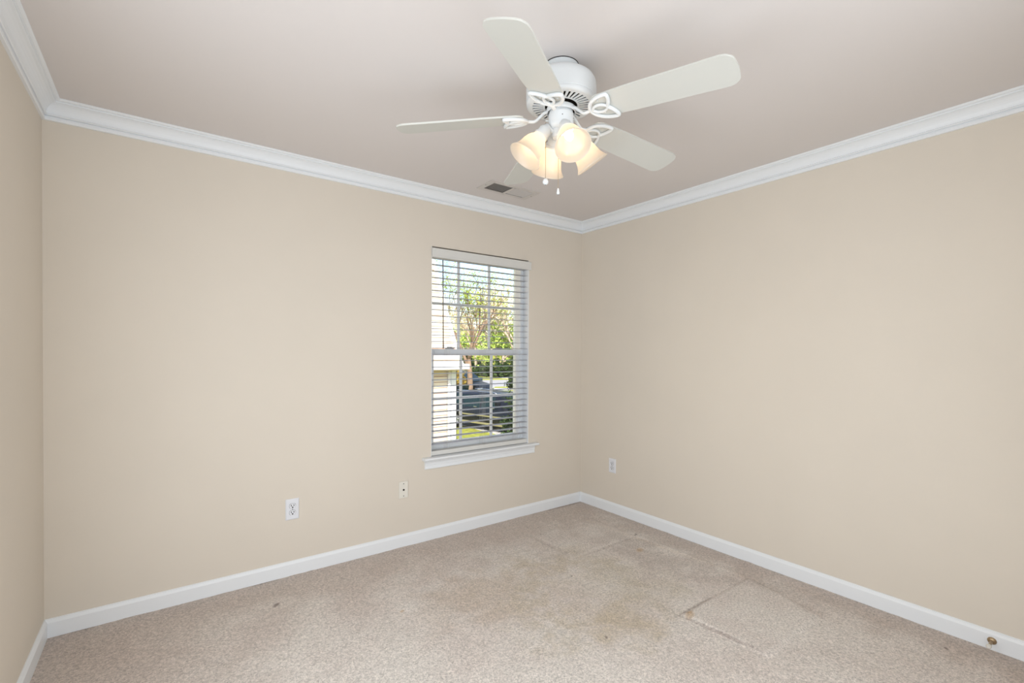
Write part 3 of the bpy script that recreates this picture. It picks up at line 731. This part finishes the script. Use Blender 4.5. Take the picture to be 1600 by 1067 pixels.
    q = [Vector((.90, .62, 1.565 * Hh / 1.72)), Vector((.90, -.62, 1.565 * Hh / 1.72)), Vector((1.60, -.72, 1.075 * Hh / 1.72)), Vector((1.60, .72, 1.075 * Hh / 1.72))]
    bm.faces.new([bm.verts.new(p + Vector((.02, 0, .015))) for p in q]); obj('windscreen', bm, m_cglass, e)
    bm = BM(); q = [Vector((-2.475, .6, 1.05)), Vector((-2.475, -.6, 1.05)), Vector((-2.34, -.58, 1.55)), Vector((-2.34, .58, 1.55))]
    bm.faces.new([bm.verts.new(p + Vector((-.02, 0, .0))) for p in q]); obj('rear_window', bm, m_cglass, e)
    bm = BM()
    for s in (.5, -.5): tube(bm, [(-2.0, s, 1.68 * Hh / 1.72), (-1.9, s, 1.75 * Hh / 1.72), (0.1, s, 1.755 * Hh / 1.72), (.3, s, 1.70 * Hh / 1.72)], .015, 6)
    obj('roof_rail', bm, m_chr, e)
    return e
d = Vector((.63, -2.9, 0)).normalized()
fw = Vector((7.07, 10.52, 0)) + Vector((.975, .21, 0)).normalized() * .98   # centreline at the front wheel
cc = fw - d * 1.52
car('minivan', (cc.x, cc.y, GZ + .03), math.atan2(d.y, d.x), 'dark blue minivan parked on the driveway, nearest to the window', m_cpaint, Hh=1.40)
car('parked_car', (12.2, 23.6, gh(23.6) + .04), math.radians(-66), 'dark car parked farther off, behind the roof of the minivan', m_cpaint2, Hh=1.75)

# plants -----------------------------------------------------------
m_bark = mat('grey_brown_bark', srgb(140, 118, 98), .95, .1, nscale=8, namp=.25)
m_bark2 = mat('pale_far_bark', srgb(200, 178, 160), .95, .1, nscale=3, namp=.2)
def leafmat(name, c1, c2, sc_=3.0):
    M = bpy.data.materials.new(name); M.use_nodes = True; g_ = NG(M); b = g_.t.nodes['Principled BSDF']
    g_.t.links.new(g_.mix(g_.smooth(g_.noise(sc_, 4, .7), .35, .65), c1, c2), b.inputs['Base Color']); b.inputs['Roughness'].default_value = .7
    b.inputs['Specular IOR Level'].default_value = .1
    return M
m_leafy = leafmat('fresh_yellow_green_leaves', srgb(176, 190, 60), srgb(122, 150, 44))
m_leafp = leafmat('pale_budding_leaves', srgb(232, 220, 196), srgb(200, 200, 140), 1)
m_leafg = leafmat('light_green_far_leaves', srgb(196, 212, 110), srgb(140, 172, 70), 1)
m_leafd = leafmat('dark_evergreen_leaves', srgb(62, 82, 38), srgb(34, 50, 26))
m_leafm = leafmat('bright_green_leaves', srgb(128, 164, 52), srgb(74, 112, 36))
m_leafb = leafmat('golden_shrub_leaves', srgb(212, 186, 70), srgb(150, 120, 70))
def branch(bm, p, d, L, r, depth, tips, spread=.45, up=.25, kids=3, rnd=random):
    n = 4; pts = [p]; q = p.copy(); dd = d.copy()
    for i in range(n):
        dd = (dd + Vector((rnd.uniform(-.1, .1), rnd.uniform(-.1, .1), up * .12))).normalized(); q = q + dd * L / n; pts.append(q.copy())
    rad = [r * (1 - .45 * i / n) for i in range(n + 1)]
    tube(bm, pts, rad, 5 if depth > 2 else 4)
    if depth <= 2: tips.extend(pts[1:])
    if depth == 0: return
    for k in range(kids + (1 if depth > 2 else 0)):
        a_ = rnd.uniform(0, 2 * PI); s = spread * rnd.uniform(.7, 1.3)
        ref = dd.orthogonal().normalized(); ref.rotate(Matrix.Rotation(a_, 3, dd))
        nd = (dd * math.cos(s) + ref * math.sin(s) + Vector((0, 0, up * .3))).normalized()
        st = pts[random.choice((2, 3, 4))] if depth > 0 else q
        branch(bm, st, nd, L * rnd.uniform(.62, .8), r * .5, depth - 1, tips, spread, up, kids, rnd)
def leaves(bm, centres, n, sp, size, rnd=random):
    for _ in range(n):
        c = rnd.choice(centres); p = c + Vector((rnd.gauss(0, sp), rnd.gauss(0, sp), rnd.gauss(0, sp)))
        a_ = Vector((rnd.uniform(-1, 1), rnd.uniform(-1, 1), rnd.uniform(-1, 1))).normalized(); b = a_.orthogonal().normalized()
        s = size * rnd.uniform(.6, 1.3)
        bm.faces.new([bm.verts.new(p + v) for v in (a_ * s, b * s * .55, -a_ * s, -b * s * .55)])
def tree(name, loc, label, group, trunkL, r, depth, lm, nl, size, barkm, spread=.45, up=.25, kids=3, seed=1, sp=.12, cat='tree'):
    random.seed(seed)
    e = empty(name, loc, label, cat, group=group)
    bm = BM(); tips = []; branch(bm, Vector((0, 0, -.05)), Vector((0, 0, 1)), trunkL, r, depth, tips, spread, up, kids)
    obj('trunk', bm, barkm, e)
    bm = BM(); leaves(bm, tips, nl, sp, size); obj('foliage', bm, lm, e)
    return e
tree('young_tree', (9.55, 17.5, gh(17.5)), 'leafing tree with pale trunk rising behind the minivan', None, 2.7, .21, 6, m_leafy, 4200, .05, m_bark, .42, .42, 2, 12, .14)
def shrub(name, loc, rx_, rz_, label, lm, n, size, seed, group=None, shape='ball'):
    random.seed(seed); e = empty(name, loc, label, 'shrub', group=group)
    cs = []
    for i in range(140):
        while True:
            v = Vector((random.uniform(-1, 1), random.uniform(-1, 1), random.uniform(0, 1)))
            rr = math.hypot(v.x, v.y)
            lim = (1 - v.z) ** .6 if shape == 'cone' else math.sqrt(max(0, 1 - v.z ** 2))
            if lim * .65 < rr < lim: break
        cs.append(Vector((v.x * rx_, v.y * rx_, v.z * rz_ + .1)))
    bm = BM(); leaves(bm, cs, n, rx_ * .10, size); obj('foliage', bm, lm, e)
    bm = BM()
    for i in range(5):
        t_ = random.choice(cs); tube(bm, [Vector((0, 0, -.05)), t_ * .5 + Vector((0, 0, .1)), t_], [.05, .03, .01], 5)
    obj('stem', bm, m_bark, e); return e
shrub('evergreen_shrub', (5.46, 7.7, GZ), .70, 4.6, 'tall dark evergreen shrub at the right edge of the window', m_leafd, 9000, .05, 21, shape='cone')
shrub('low_shrub', (.9, 4.7, GZ), .75, 1.05, 'low green shrub against the wall of the cream house', m_leafm, 1500, .05, 31)
shrub('golden_shrub', (10.4, 21.0, gh(21)), 1.0, 2.3, 'golden shrub beside the cream house corner, beyond the minivan', m_leafb, 3000, .08, 41)
tree('green_tree', (14.6, 17.0, gh(17)), 'bright green tree at the right of the window behind the evergreen shrub', None, 1.5, .12, 4, m_leafm, 5200, .09, m_bark, .6, .15, 3, 51, .28)
# trees across the street
bt = [tree('bare_tree', (0, 0, 0), 'pale budding tree standing across the street', 'budding trees across the street', 3.6, .2, 4, m_leafp, 900, .15, m_bark2, .5, .25, 3, 61, .5),
      tree('green_far_tree', (0, 0, 0), 'green tree standing across the street', 'green trees across the street', 2.6, .25, 4, m_leafg, 1500, .2, m_bark2, .7, .1, 3, 71, .6)]
random.seed(5)
used = [False, False]
camP = Vector((-2.9726, -2.9895, 1.31))
for i in range(8):
    px = 684 + i * 20 + random.uniform(-2, 2); D = random.uniform(46, 86)
    P = camP + (Fw + R2 * ((px - 800) / 738)) * D
    k = 1 if i in (2, 5, 7) else 0
    o = bt[k] if not used[k] else copy_tree(bt[k]); used[k] = True
    o.location = (P.x, P.y, gh(min(P.y, 199))); o.rotation_euler = (0, 0, random.uniform(0, 6)); s = random.uniform(.9, 1.35); o.scale = (s, s, s)
for i in range(5):
    px = 704 + i * 25; D = random.uniform(50, 62); P = camP + (Fw + R2 * ((px - 800) / 738)) * D
    if i == 0: sh0 = shrub('roadside_shrub', (P.x, P.y, gh(P.y)), 1.9, 1.7, 'dark rounded shrub growing across the street', m_leafd, 1500, .2, 81, 'shrubs across the street'); o = sh0
    else: o = copy_tree(sh0)
    o.location = (P.x, P.y, gh(P.y)); s = random.uniform(.6, 1.2); o.scale = (s, s, s)
# woodland backdrop, one mass
random.seed(9); bm = BM(); cs = []
for i in range(900):
    px = random.uniform(560, 1000); D = random.uniform(105, 125); P = camP + (Fw + R2 * ((px - 800) / 738)) * D
    cs.append(Vector((P.x, P.y, gh(min(P.y, 199)) + abs(random.gauss(0, 4)))))
leaves(bm, cs, 14000, 1.2, .5); o = obj('woodland', bm, m_leafp); tag(o, 'pale mass of distant woodland behind the street trees', 'woodland', kind='stuff')
# bin by the street
e = empty('trash_bin', (15.6, 26.5, gh(26.5) + .0), 'dark green wheeled bin standing near the street', 'bin', .4)
m_bin = mat('dark_green_bin_plastic', srgb(28, 66, 52), .5, .3)
bm = BM(); v = [(-.25, -.25), (.25, -.25), (.25, .25), (-.25, .25)]
A = [bm.verts.new((x, y, .02)) for x, y in v]; B = [bm.verts.new((x * 1.3, y * 1.3, 1.0)) for x, y in v]
bm.faces.new(A); bm.faces.new(B[::-1])
for i in range(4): bm.faces.new((A[i], A[(i + 1) % 4], B[(i + 1) % 4], B[i]))
obj('body', bm, m_bin, e)
bm = BM(); box(bm, -.35, .35, -.36, .36, 1.0, 1.08, bev=.02); obj('lid', bm, m_bin, e)
